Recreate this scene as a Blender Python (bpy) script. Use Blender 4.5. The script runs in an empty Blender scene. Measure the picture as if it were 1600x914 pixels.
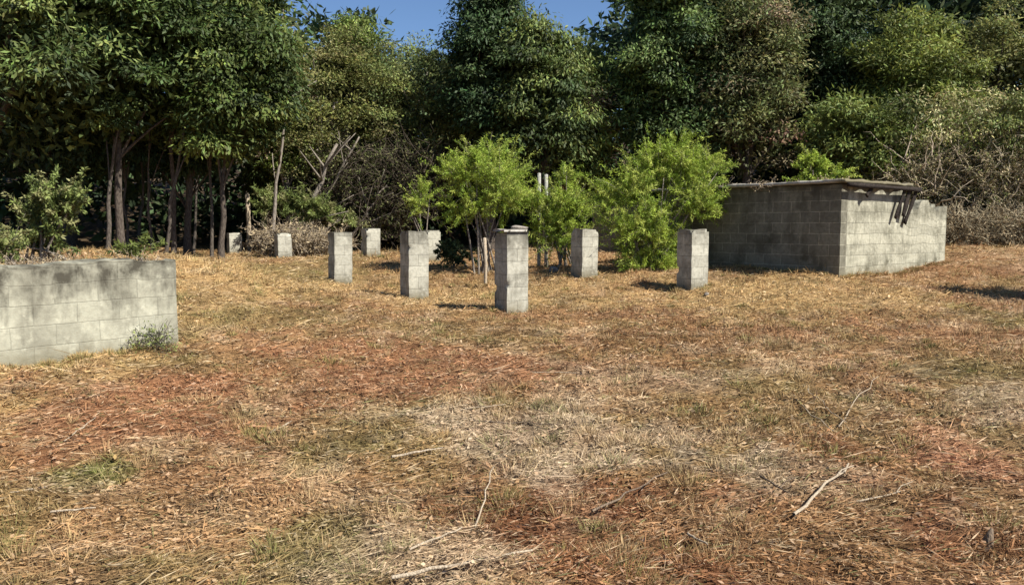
import bpy, math, random
import numpy as np
from mathutils import Vector
R = math.radians
sc = bpy.context.scene
COL = sc.collection
rng = np.random.default_rng(11)
random.seed(5)

# ------------------------------------------------------------ camera
F = 1256.0; PITCH = math.atan(100/F); EYE = 1.6
cam_d = bpy.data.cameras.new('camera'); cam = bpy.data.objects.new('camera', cam_d); COL.objects.link(cam)
cam_d.lens = 36*F/1600; cam_d.sensor_width = 36; cam_d.clip_end = 2000; cam_d.clip_start = 0.05
cam.location = (0, 0, EYE); cam.rotation_euler = (math.pi/2-PITCH, 0, 0)
sc.camera = cam
# ------------------------------------------------------------ world and sun
SUN_AZ = 119.0; SUN_EL = 47.0
w = bpy.data.worlds.new('World'); sc.world = w; w.use_nodes = True
nt = w.node_tree; bg = nt.nodes['Background']
sky = nt.nodes.new('ShaderNodeTexSky'); sky.sky_type = 'NISHITA'; sky.sun_disc = False
sky.sun_elevation = R(SUN_EL); sky.sun_rotation = R(SUN_AZ); sky.air_density = 1.0; sky.dust_density = 0.0; sky.ozone_density = 5.0
nt.links.new(sky.outputs[0], bg.inputs[0]); bg.inputs[1].default_value = 0.068; sky.altitude = 1800
sd = bpy.data.lights.new('sun', 'SUN'); sun = bpy.data.objects.new('sun', sd); COL.objects.link(sun)
sd.energy = 5.0; sd.angle = R(0.5); sd.color = (1.0, 0.95, 0.87)
sdir = Vector((math.sin(R(SUN_AZ))*math.cos(R(SUN_EL)), math.cos(R(SUN_AZ))*math.cos(R(SUN_EL)), math.sin(R(SUN_EL))))
sun.rotation_euler = (-sdir).to_track_quat('-Z', 'Y').to_euler()
vs = sc.view_settings; vs.view_transform = 'Standard'; vs.look = 'None'; vs.gamma = 1; vs.use_curve_mapping = False
vs.exposure = 1.0
sc.cycles.max_bounces = 5; sc.cycles.diffuse_bounces = 2; sc.cycles.glossy_bounces = 1
sc.cycles.transmission_bounces = 2; sc.cycles.use_denoising = True

# ------------------------------------------------------------ noise helpers
def _hash(i, j, s):
    n = (i.astype(np.int64)*374761393 + j.astype(np.int64)*668265263 + s*974634777) & 0xffffffff
    n = ((n ^ (n >> 13))*1274126177) & 0xffffffff
    return ((n ^ (n >> 16)) & 0xffff)/65535.0
def vnoise(x, y, s=0):
    i = np.floor(x); j = np.floor(y); fx = x-i; fy = y-j
    fx = fx*fx*(3-2*fx); fy = fy*fy*(3-2*fy)
    a = _hash(i, j, s); b = _hash(i+1, j, s); c = _hash(i, j+1, s); d = _hash(i+1, j+1, s)
    return (a*(1-fx)+b*fx)*(1-fy)+(c*(1-fx)+d*fx)*fy
def fbm(x, y, s=0, o=4):
    t = 0; a = .5; n = 0
    for k in range(o):
        t = t+a*vnoise(x, y, s+k); n += a; a *= .55; x = x*2.03+5.1; y = y*2.03+1.7
    return t/n
def sstep(a, b, v):
    t = np.clip((v-a)/(b-a), 0, 1); return t*t*(3-2*t)

# ------------------------------------------------------------ terrain
CP = np.array([
 (0,0,0),(-4,0,0),(4,0,.0),(0,-5,0),(-8,-5,0),(8,-5,0),(0,3.5,0),(-2.5,3.5,.02),(3,3.5,.0),(0,6,.06),(-3,6,.18),(3.5,6.5,.08),
 (7,7,.12),(7,2,.0),(-4.65,7.3,.34),(-3.5,8.7,.35),(-6.5,5.2,.32),(-8,3,.3),(0,9.5,.19),(4.5,10,.25),
 (0,12.5,.31),(-1.79,14.3,.35),(-3.6,16.6,.46),(1.43,16.0,.67),(3.2,14.1,.53),(-3.65,20.6,.92),(-2.2,21,.75),(-8.3,23.5,.82),(-6,20.8,.79),
 (5.89,14.5,.76),(4.1,17,.82),(7.6,15.8,.70),(9.3,17.1,.95),(8.3,13.1,.45),(12,13,.55),(12.5,20,1.15),(14,23,1.3),(18,18,1.2),
 (-4.3,11,.7),(-5.2,12.8,.98),(-6,14,1.1),(-7.5,16,1.05),(-2.6,11.5,.42),(-11,14,1.1),(-14,20,1.1),
 (0,27,1.0),(-8,28,.95),(8,27,1.35),(2,21,.85)], float)
def _tps(d2):
    return np.where(d2 > 1e-12, .5*d2*np.log(np.maximum(d2, 1e-12)), 0)
def _fit():
    n = len(CP); P = np.c_[np.ones(n), CP[:, :2]]
    K = _tps(((CP[:, None, :2]-CP[None, :, :2])**2).sum(-1))+np.eye(n)*.6
    A = np.block([[K, P], [P.T, np.zeros((3, 3))]])
    return np.linalg.solve(A, np.r_[CP[:, 2], 0, 0, 0])
CW = _fit()
W0 = np.array((-3.60, 8.6)); WD = np.array((-.63, -.777)); WD = WD/np.linalg.norm(WD)   # left wall: right end, direction to the left end
WB = np.array((WD[1], -WD[0]))                                                        # points behind the wall
def H(x, y, micro=True):
    x = np.asarray(x, float); y = np.asarray(y, float); sh = np.broadcast(x, y).shape
    xf = np.broadcast_to(x, sh).ravel(); yf = np.broadcast_to(y, sh).ravel(); z = np.empty(xf.size)
    for k in range(0, xf.size, 60000):
        a = np.clip(xf[k:k+60000], -20, 20); b = np.clip(yf[k:k+60000], -6, 30)
        d2 = (a[:, None]-CP[None, :, 0])**2+(b[:, None]-CP[None, :, 1])**2
        z[k:k+60000] = _tps(d2)@CW[:len(CP)]+CW[-3]+CW[-2]*a+CW[-1]*b
    s = (xf-W0[0])*WD[0]+(yf-W0[1])*WD[1]; d = (xf-W0[0])*WB[0]+(yf-W0[1])*WB[1]
    wt = sstep(.1, .3, d)*sstep(.3, 1.6, s)*(1-sstep(6, 9, d))
    z = z*(1-wt)+1.20*wt
    far = sstep(26, 70, yf)
    z = z+far*(5.5+5*sstep(-5, 40, xf)+3.5*sstep(5, 45, -xf))+sstep(60, 140, np.hypot(xf, yf))*6
    if micro:
        r = np.hypot(xf, yf)
        z = z+(fbm(xf*2.0, yf*2.0, 3, 3)-.5)*.16+(fbm(xf*8, yf*8, 9, 2)-.5)*.06*(r < 16)
    return z.reshape(sh)
def hz(x, y): return float(H(np.array([x]), np.array([y]), False)[0])
def ray(px, py):
    u = (px-800)/F; v = (457-py)/F; c, s = math.cos(PITCH), math.sin(PITCH)
    return np.array((u, c+v*s, -s+v*c))
def at(px, py, Y):
    d = ray(px, py); d = d*(Y/d[1]); return Vector((d[0], Y, EYE+d[2]))
def gp(px, py):                      # where the sight line meets the ground
    d = ray(px, py); t = np.linspace(1, 40, 1500); P = d[None, :]*t[:, None]; z = EYE+P[:, 2]-H(P[:, 0], P[:, 1], False)
    k = int(np.argmax(z < 0)) if (z < 0).any() else len(t)-1
    return float(P[k, 0]), float(P[k, 1])

# ------------------------------------------------------------ object helpers
def tag(o, label=None, cat=None, group=None, kind=None):
    if label: o['label'] = label
    if cat: o['category'] = cat
    if group: o['group'] = group
    o['kind'] = kind or 'thing'
    return o
def empty(name, loc, label, cat, group=None, rz=0):
    o = bpy.data.objects.new(name, None); COL.objects.link(o); o.location = loc; o.rotation_euler = (0, 0, rz); o.empty_display_size = .3
    o['kind'] = 'thing'; return tag(o, label, cat, group)
def mesh_np(name, V, Fq, mat, parent=None, colr=None, uv=None, smooth=False, loc=None):
    V = np.asarray(V, np.float32); Fq = np.asarray(Fq, np.int32); k = Fq.shape[1]
    me = bpy.data.meshes.new(name); me.vertices.add(len(V)); me.vertices.foreach_set('co', V.ravel())
    me.loops.add(Fq.size); me.loops.foreach_set('vertex_index', Fq.ravel())
    me.polygons.add(len(Fq)); me.polygons.foreach_set('loop_start', np.arange(0, Fq.size, k, dtype=np.int32))
    if smooth: me.polygons.foreach_set('use_smooth', np.ones(len(Fq), bool))
    me.update(calc_edges=True)
    if colr is not None:
        ca = me.color_attributes.new('col', 'FLOAT_COLOR', 'POINT')
        ca.data.foreach_set('color', np.c_[colr, np.ones(len(colr))].astype(np.float32).ravel())
    if uv is not None:
        ul = me.uv_layers.new(name='UVMap'); ul.data.foreach_set('uv', np.asarray(uv, np.float32)[Fq.ravel()].ravel())
    me.materials.append(mat)
    o = bpy.data.objects.new(name, me); COL.objects.link(o)
    if parent is not None: o.parent = parent
    if loc is not None: o.location = loc
    return o
def unit(v): return v/np.maximum(np.linalg.norm(v, axis=-1, keepdims=True), 1e-9)
def rdir(n, g=None):
    return unit((g or rng).normal(size=(n, 3)))
def leaves(P, A, S, L, Wd, C, wide=.45):
    """diamond leaves: base, side, tip, side"""
    n = len(P); L = np.asarray(L)[:, None]; Wd = np.asarray(Wd)[:, None]
    V = np.empty((n, 4, 3)); m = P+A*L*wide
    V[:, 0] = P; V[:, 1] = m+S*Wd*.5; V[:, 2] = P+A*L; V[:, 3] = m-S*Wd*.5
    return V.reshape(-1, 3), np.arange(n*4).reshape(n, 4), np.repeat(C, 4, 0)
class TubeMesh:
    def __init__(s): s.V = []; s.F = []; s.n = 0
    def tube(s, pts, rad, sides=7, wob=0, rg=None):
        pts = np.asarray(pts, float); n = len(pts); rad = np.broadcast_to(rad, n)
        T = unit(np.gradient(pts, axis=0)); ref = np.array((0, 0, 1.)) if abs(T[0][2]) < .8 else np.array((1., 0, 0))
        U = unit(np.cross(T, ref)); Wv = np.cross(T, U)
        a = np.linspace(0, 2*np.pi, sides, endpoint=False)
        rr = rad[:, None]*np.ones((1, sides))
        if wob: rr = rr*(1+wob*(rg or rng).uniform(-1, 1, (n, sides)))
        V = pts[:, None]+rr[..., None]*(np.cos(a)[None, :, None]*U[:, None]+np.sin(a)[None, :, None]*Wv[:, None])
        i = np.arange(n-1)[:, None]*sides; j = np.arange(sides)[None]; jn = (j+1) % sides
        Fq = np.stack([i+j, i+jn, i+sides+jn, i+sides+j], -1).reshape(-1, 4)+s.n
        s.V.append(V.reshape(-1, 3)); s.F.append(Fq); s.n += n*sides
        c = s.n
        s.V.append(pts[-1][None]+T[-1]*rad[-1]*.3); last = c-sides+np.arange(sides)
        s.F.append(np.stack([last, np.roll(last, -1), np.full(sides, c), np.full(sides, c)], -1)[:, :]); s.n += 1
    def build(s, name, mat, parent=None, loc=None):
        V = np.concatenate(s.V); Fq = np.concatenate(s.F)
        me = bpy.data.meshes.new(name)
        tri = Fq[:, 2] == Fq[:, 3]
        tot = np.where(tri, 3, 4); st = np.r_[0, np.cumsum(tot)[:-1]].astype(np.int32)
        idx = Fq.ravel()[np.c_[np.ones((len(Fq), 3), bool), ~tri].ravel()]
        me.vertices.add(len(V)); me.vertices.foreach_set('co', V.astype(np.float32).ravel())
        me.loops.add(len(idx)); me.loops.foreach_set('vertex_index', idx.astype(np.int32))
        me.polygons.add(len(Fq)); me.polygons.foreach_set('loop_start', st)
        me.polygons.foreach_set('use_smooth', np.ones(len(Fq), bool)); me.update(calc_edges=True)
        me.materials.append(mat); o = bpy.data.objects.new(name, me); COL.objects.link(o)
        if parent is not None: o.parent = parent
        if loc is not None: o.location = loc
        return o
def bez(a, b, c, n=6):
    t = np.linspace(0, 1, n)[:, None]; a, b, c = map(np.asarray, (a, b, c))
    return a*(1-t)**2+2*b*t*(1-t)+c*t*t

# ------------------------------------------------------------ materials
def new_mat(name):
    m = bpy.data.materials.new(name); m.use_nodes = True; t = m.node_tree; b = t.nodes['Principled BSDF']
    b.inputs['Roughness'].default_value = .85; b.inputs['Specular IOR Level'].default_value = .2
    return m, t, b
def N(t, typ, **kw):
    n = t.nodes.new(typ)
    for k, v in kw.items(): setattr(n, k, v)
    return n
def leaf_mat(name, trans=.25, rough=.6, spec=.2):
    m, t, b = new_mat(name); a = N(t, 'ShaderNodeAttribute', attribute_name='col')
    b.inputs['Roughness'].default_value = rough; b.inputs['Specular IOR Level'].default_value = spec
    t.links.new(a.outputs['Color'], b.inputs['Base Color'])
    tr = N(t, 'ShaderNodeBsdfTranslucent'); mx = N(t, 'ShaderNodeMixShader'); mx.inputs[0].default_value = trans
    hs = N(t, 'ShaderNodeHueSaturation'); hs.inputs['Value'].default_value = 1.25; hs.inputs['Hue'].default_value = .485
    t.links.new(a.outputs['Color'], hs.inputs['Color']); t.links.new(hs.outputs[0], tr.inputs[0])
    t.links.new(b.outputs[0], mx.inputs[1]); t.links.new(tr.outputs[0], mx.inputs[2])
    t.links.new(mx.outputs[0], t.nodes['Material Output'].inputs[0]); return m
M_LEAF = leaf_mat('foliage'); M_DRY = leaf_mat('dry_foliage', .12, .8, .1); M_GRASS = leaf_mat('straw', .12, .7, .15)
def bark(name, c1, c2, sc_=9):
    m, t, b = new_mat(name); tc = N(t, 'ShaderNodeTexCoord'); mp = N(t, 'ShaderNodeMapping'); mp.inputs['Scale'].default_value = (sc_, sc_, sc_*.3)
    n = N(t, 'ShaderNodeTexNoise'); n.inputs['Detail'].default_value = 5; cr = N(t, 'ShaderNodeValToRGB')
    cr.color_ramp.elements[0].position = .35; cr.color_ramp.elements[0].color = (*c1, 1); cr.color_ramp.elements[1].position = .65; cr.color_ramp.elements[1].color = (*c2, 1)
    t.links.new(tc.outputs['Object'], mp.inputs[0]); t.links.new(mp.outputs[0], n.inputs[0]); t.links.new(n.outputs[0], cr.inputs[0]); t.links.new(cr.outputs[0], b.inputs['Base Color'])
    bp = N(t, 'ShaderNodeBump'); bp.inputs['Strength'].default_value = .5; bp.inputs['Distance'].default_value = .02
    t.links.new(n.outputs[0], bp.inputs['Height']); t.links.new(bp.outputs[0], b.inputs['Normal']); return m
M_BARK = bark('bark', (.04, .03, .024), (.11, .09, .07)); M_PALEBARK = bark('pale_bark', (.12, .1, .08), (.27, .235, .19))
M_MIDBARK = bark('grey_bark', (.045, .038, .03), (.12, .10, .08)); M_STICK = bark('weathered_stick', (.2, .155, .105), (.46, .38, .275), 26); M_DSTICK = bark('dark_stick', (.08, .055, .04), (.2, .15, .1), 20)
M_TWIG = bark('dry_twigs', (.18, .155, .095), (.45, .385, .26), 14); M_DTWIG = bark('dark_twigs', (.035, .028, .02), (.10, .078, .055), 14)

def block_mat(name, base, dark, algae=(.06, .055, .04), topz=1.0, course=.2, bw=.4, stain=.5, joint=.15):
    """UV: u metres along the face, v metres from the ground"""
    m, t, b = new_mat(name); L = t.links
    uv = N(t, 'ShaderNodeUVMap'); tc = N(t, 'ShaderNodeTexCoord')
    nz = N(t, 'ShaderNodeTexNoise'); nz.inputs['Scale'].default_value = 3.; nz.inputs['Detail'].default_value = 3
    L.new(uv.outputs[0], nz.inputs[0])
    off = N(t, 'ShaderNodeVectorMath', operation='SCALE'); off.inputs[3].default_value = .035; L.new(nz.outputs['Color'], off.inputs[0])
    ad = N(t, 'ShaderNodeVectorMath', operation='ADD'); L.new(uv.outputs[0], ad.inputs[0]); L.new(off.outputs[0], ad.inputs[1])
    br = N(t, 'ShaderNodeTexBrick'); br.inputs['Scale'].default_value = 1; br.inputs['Mortar Size'].default_value = .007; br.inputs['Mortar Smooth'].default_value = .6
    br.inputs['Brick Width'].default_value = bw; br.inputs['Row Height'].default_value = course
    br.inputs['Color1'].default_value = (*[c*1.12 for c in base], 1); br.inputs['Color2'].default_value = (*[c*.84 for c in base], 1); br.inputs['Mortar'].default_value = (*[c*(1-joint) for c in base], 1)
    L.new(ad.outputs[0], br.inputs[0])
    def noise(scale, det=5, src=tc.outputs['Object'], sv=None):
        n = N(t, 'ShaderNodeTexNoise'); n.inputs['Scale'].default_value = scale; n.inputs['Detail'].default_value = det; n.inputs['Roughness'].default_value = .62
        if sv:
            mp = N(t, 'ShaderNodeMapping'); mp.inputs['Scale'].default_value = sv; L.new(src, mp.inputs[0]); L.new(mp.outputs[0], n.inputs[0])
        else: L.new(src, n.inputs[0])
        return n
    def ramp(fac, a, bb):
        r = N(t, 'ShaderNodeMapRange'); r.inputs[1].default_value = a; r.inputs[2].default_value = bb; L.new(fac, r.inputs[0]); return r
    def mix(fac, c1, c2, col2=None, bt='MIX'):
        x = N(t, 'ShaderNodeMix', data_type='RGBA', blend_type=bt)
        if isinstance(fac, float): x.inputs[0].default_value = fac
        else: L.new(fac, x.inputs[0])
        L.new(c1, x.inputs[6])
        if col2 is not None: x.inputs[7].default_value = (*col2, 1)
        else: L.new(c2, x.inputs[7])
        return x.outputs[2]
    c = br.outputs[0]
    n1 = noise(2.2); c = mix(ramp(n1.outputs[0], .45, .72).outputs[0], c, None, dark)
    n1b = noise(5.5, 6); c = mix(ramp(n1b.outputs[0], .55, .75).outputs[0], c, None, tuple(min(.8, x*1.35) for x in base))
    n2 = noise(16, 6); mm = N(t, 'ShaderNodeMath', operation='MULTIPLY'); mm.inputs[1].default_value = .55; L.new(ramp(n2.outputs[0], .45, .75).outputs[0], mm.inputs[0]); c = mix(mm.outputs[0], c, None, dark)
    # streaks of mould coming down from the top
    sp = N(t, 'ShaderNodeSeparateXYZ'); L.new(uv.outputs[0], sp.inputs[0])
    n3 = noise(1.0, 5, uv.outputs[0], (5, 1.3, 1)); 
    ma = N(t, 'ShaderNodeMath', operation='MULTIPLY_ADD'); L.new(n3.outputs[0], ma.inputs[0]); ma.inputs[1].default_value = 1.0*stain*2; L.new(sp.outputs['Y'], ma.inputs[2])
    st = ramp(ma.outputs[0], topz+.5*stain, topz+.5*stain+.45)
    n5 = noise(3.2, 5); gate = N(t, 'ShaderNodeMath', operation='MULTIPLY'); L.new(st.outputs[0], gate.inputs[0]); L.new(ramp(n5.outputs[0], .33, .56).outputs[0], gate.inputs[1])
    c = mix(gate.outputs[0], c, None, algae)
    # green and soil at the foot
    mb = N(t, 'ShaderNodeMath', operation='MULTIPLY_ADD'); L.new(n1b.outputs[0], mb.inputs[0]); mb.inputs[1].default_value = .35; L.new(sp.outputs['Y'], mb.inputs[2])
    ft = ramp(mb.outputs[0], .38, .12); c = mix(ft.outputs[0], c, None, (.15, .13, .08))
    L.new(c, b.inputs['Base Color'])
    bp = N(t, 'ShaderNodeBump'); bp.inputs['Strength'].default_value = .55; bp.inputs['Distance'].default_value = .012
    hh = N(t, 'ShaderNodeMath', operation='MULTIPLY_ADD'); L.new(br.outputs['Fac'], hh.inputs[0]); hh.inputs[1].default_value = -.35; L.new(n2.outputs[0], hh.inputs[2])
    L.new(hh.outputs[0], bp.inputs['Height']); L.new(bp.outputs[0], b.inputs['Normal']); return m
M_WALL = block_mat('weathered_block_wall', (.37, .36, .275), (.17, .16, .12), topz=.90, stain=.9, joint=.25)
M_PILLAR = block_mat('pillar_concrete', (.38, .365, .295), (.12, .11, .082), topz=1.15, stain=.5, joint=.38)
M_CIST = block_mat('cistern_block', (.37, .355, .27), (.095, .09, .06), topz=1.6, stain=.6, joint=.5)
M_CIST_SHADE = block_mat('shade_dark_cistern_block', (.17, .16, .12), (.065, .06, .04), topz=1.62, stain=.7, joint=-1.1)  # darker copy of the cistern block, shade painted into its base colour
M_CAP = block_mat('roof_slab_concrete', (.36, .335, .29), (.16, .15, .12), topz=9)
def plain(name, c1, c2, s=6, rough=.9):
    m = bark(name, c1, c2, s); m.node_tree.nodes['Mapping'].inputs['Scale'].default_value = (s, s, s); m.node_tree.nodes['Principled BSDF'].inputs['Roughness'].default_value = rough; return m
M_ROCK = plain('rubble_stone', (.1, .085, .07), (.3, .26, .22)); M_DARK = plain('dark_stone', (.012, .01, .01), (.05, .04, .035))
M_PINK = plain('broken_block', (.17, .145, .12), (.33, .29, .245), 14); M_WHITE = plain('white_pipe', (.2, .2, .17), (.36, .35, .31))
M_WOOD = plain('rotten_board', (.012, .009, .007), (.035, .026, .02)); M_STRAWHEAP = plain('heap', (.2, .15, .1), (.4, .32, .22))

# ------------------------------------------------------------ ground colours (things that lie there: rust grass, straw, weeds; shade painted in under the wood)
RUST = (.35, .182, .092); DRUST = (.235, .105, .048); GREY = (.45, .36, .245); TAN = (.44, .275, .135); GOLD = (.51, .36, .165); OLIVE = (.23, .19, .075); GREEN = (.15, .19, .05); ORNG = (.42, .225, .125); BROWN = (.28, .165, .075)
PATCH = [(700, 578, 260, 34, RUST, .9), (230, 640, 260, 55, RUST, .9), (90, 600, 160, 30, RUST, .6), (1440, 690, 75, 45, ORNG, .9), (880, 790, 260, 52, DRUST, .95), (1180, 880, 160, 40, BROWN, .8),
 (1000, 880, 260, 45, DRUST, .8), (470, 600, 200, 35, RUST, .7), (850, 680, 280, 48, GREY, .9), (1060, 590, 160, 22, GREY, .5), (1250, 745, 120, 42, GREY, .85),
 (330, 790, 260, 70, TAN, .7), (1560, 640, 100, 60, GREY, .7), (600, 860, 160, 60, GREY, .6), (520, 695, 90, 40, OLIVE, .7), (160, 738, 60, 20, GREEN, .8),
 (480, 840, 70, 50, OLIVE, .8), (1320, 640, 80, 45, OLIVE, .6), (740, 522, 110, 22, OLIVE, .45), (1450, 575, 90, 25, OLIVE, .5), (1250, 850, 260, 60, BROWN, .7),
 (340, 450, 100, 70, GOLD, .9), (420, 500, 120, 30, OLIVE, .6), (1220, 462, 260, 34, GOLD, .9), (680, 450, 320, 30, GOLD, .7), (1560, 500, 60, 20, GREEN, .45), (300, 425, 60, 20, GOLD, .9),
 (1150, 650, 180, 35, BROWN, .5), (1400, 800, 200, 60, BROWN, .6), (60, 860, 150, 50, TAN, .6), (1500, 425, 130, 22, RUST, .5), (780, 430, 200, 14, BROWN, .5), (480, 425, 90, 18, OLIVE, .6),
 (1080, 540, 220, 25, BROWN, .5), (1540, 850, 110, 60, DRUST, .8), (1340, 740, 110, 30, DRUST, .6), (650, 760, 110, 35, BROWN, .6), (1330, 560, 120, 20, TAN, .5), (1300, 700, 60, 25, DRUST, .7), (860, 412, 110, 10, TAN, .8)]
_pp = []
for (px, py, rx, ry, c, k) in PATCH:
    x, y = gp(px, py); x2, y2 = gp(px, max(py-ry, 402)); _, y3 = gp(px, py+ry)
    _pp.append((x, y, max(rx/F*y, .3), max((y2-y3)/2, .35), c, k))
def patch_col(x, y):
    n = fbm(x*.55, y*.55, 40, 4); n2 = fbm(x*1.6, y*1.6, 60, 4)
    c = np.array(TAN)[None]*(1-n2[:, None])+np.array(BROWN)[None]*n2[:, None]
    wo = sstep(.5, .72, n)[:, None]*.55; c = c*(1-wo)+np.array(OLIVE)*wo
    wo = sstep(.5, .3, n)[:, None]*.5; c = c*(1-wo)+np.array(RUST)*wo
    f = sstep(10.5, 15, y)[:, None]*.45; c = c*(1-f)+np.array(GOLD)*f
    wx = (fbm(x*1.3, y*1.3, 80, 3)-.5)*2.2; wy = (fbm(x*1.3+9, y*1.3, 90, 3)-.5)*2.2
    Wp = np.zeros((len(x), 1))
    en = (fbm(x*3.3, y*3.3, 97, 4)-.5)*1.1
    for (a, b, rx, ry, cc, k) in _pp:
        d = ((x-a)/rx+wx*.6)**2+((y-b)/ry+wy*.6)**2
        wgt = (k*sstep(.28, .62, np.exp(-d**1.3*.8)+en))[:, None]; c = c*(1-wgt)+np.array(cc)*wgt; Wp = np.maximum(Wp, wgt)
    g4 = sstep(.5, .64, fbm(x*1.4+17, y*1.9, 271, 4))[:, None]*.5*(1-.75*Wp); c = c*(1-g4)+np.array((.31, .175, .095))*g4
    m = fbm(x*4, y*4, 33, 3)[:, None]; wm = sstep(.52, .66, m)*.6; c = c*(1-wm)+c*np.array((.5, .52, .5))*wm
    g2 = sstep(.56, .7, fbm(x*2.6+4, y*2.6, 71, 4))[:, None]*.6*(1-.7*Wp); c = c*(1-g2)+np.array((.56, .43, .27))*g2
    g3 = sstep(.58, .7, fbm(x*1.9-7, y*1.9, 171, 4))[:, None]*.4*(1-.8*Wp); c = c*(1-g3)+np.array(OLIVE)*g3
    c = c*np.array((.94, .905, .88))
    dk = sstep(25, 29, y)[:, None]*.85; c = c*(1-dk)+np.array((.05, .04, .025))*dk  # ground colour blackened to stand for the shade under the far trees
    return c

# ------------------------------------------------------------ ground sheet
def build_ground():
    n = 560; u = np.linspace(-1, 1, n); k = 6.6
    X = np.sinh(u*k)/math.sinh(k)*260; Y = 7.5+np.sinh(u*k)/math.sinh(k)*260
    x, y = np.meshgrid(X, Y); z = H(x, y)
    i = np.arange(n-1)[:, None]*n; j = np.arange(n-1)[None]
    Fq = np.stack([i+j, i+j+1, i+j+n+1, i+j+n], -1).reshape(-1, 4)
    m, t, b = new_mat('soil_and_mulch'); L = t.links
    a = N(t, 'ShaderNodeAttribute', attribute_name='col'); tc = N(t, 'ShaderNodeTexCoord')
    n1 = N(t, 'ShaderNodeTexNoise'); n1.inputs['Scale'].default_value = 38; n1.inputs['Detail'].default_value = 6; n1.inputs['Roughness'].default_value = .7
    mp = N(t, 'ShaderNodeMapping'); mp.inputs['Scale'].default_value = (1, .8, 1); L.new(tc.outputs['Object'], mp.inputs[0]); L.new(mp.outputs[0], n1.inputs[0])
    cr = N(t, 'ShaderNodeValToRGB'); e = cr.color_ramp.elements; e[0].position = .36; e[0].color = (.45, .4, .36, 1); e[1].position = .66; e[1].color = (1.15, 1.1, 1.05, 1)
    L.new(n1.outputs[0], cr.inputs[0]); mx = N(t, 'ShaderNodeMix', data_type='RGBA', blend_type='MULTIPLY'); mx.inputs[0].default_value = 1
    L.new(a.outputs['Color'], mx.inputs[6]); L.new(cr.outputs[0], mx.inputs[7]); L.new(mx.outputs[2], b.inputs['Base Color'])
    bp = N(t, 'ShaderNodeBump'); bp.inputs['Strength'].default_value = .8; bp.inputs['Distance'].default_value = .03; L.new(n1.outputs[0], bp.inputs['Height']); L.new(bp.outputs[0], b.inputs['Normal'])
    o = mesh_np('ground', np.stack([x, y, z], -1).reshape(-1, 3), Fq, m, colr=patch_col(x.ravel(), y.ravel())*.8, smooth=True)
    tag(o, kind='structure')
build_ground()

def in_solids(x, y):
    s = (x-W0[0])*WD[0]+(y-W0[1])*WD[1]; d = (x-W0[0])*WB[0]+(y-W0[1])*WB[1]
    return (s > -.02) & (d > -.02) & (d < .22)
PILL = [(0, 12.54), (-1.74, 14.33), (-3.55, 16.63), (1.42, 15.93), (3.17, 14.13), (-3.62, 20.6), (-2.1, 20.9), (-8.2, 23.8), (-6.0, 21.1)]
def base_points(g):
    X = []; Y = []
    for (a, b) in PILL:
        t = g.uniform(0, 2*np.pi, 16); X.append(a+np.cos(t)*.33*g.uniform(.85, 1.1, 16)); Y.append(b+np.sin(t)*.33)
    for (p, d, n_) in ((W0+WB*-.07, WD, 70), (np.array((5.89, 14.42)), np.array((.8, .6)), 60), (np.array((5.8, 14.5)), np.array((-.6, .8)), 45)):
        t = g.uniform(0, 4.1, n_); q = p+np.outer(t, d)+g.normal(0, .03, (n_, 2)); X.append(q[:, 0]); Y.append(q[:, 1])
    return np.concatenate(X), np.concatenate(Y)
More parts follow.
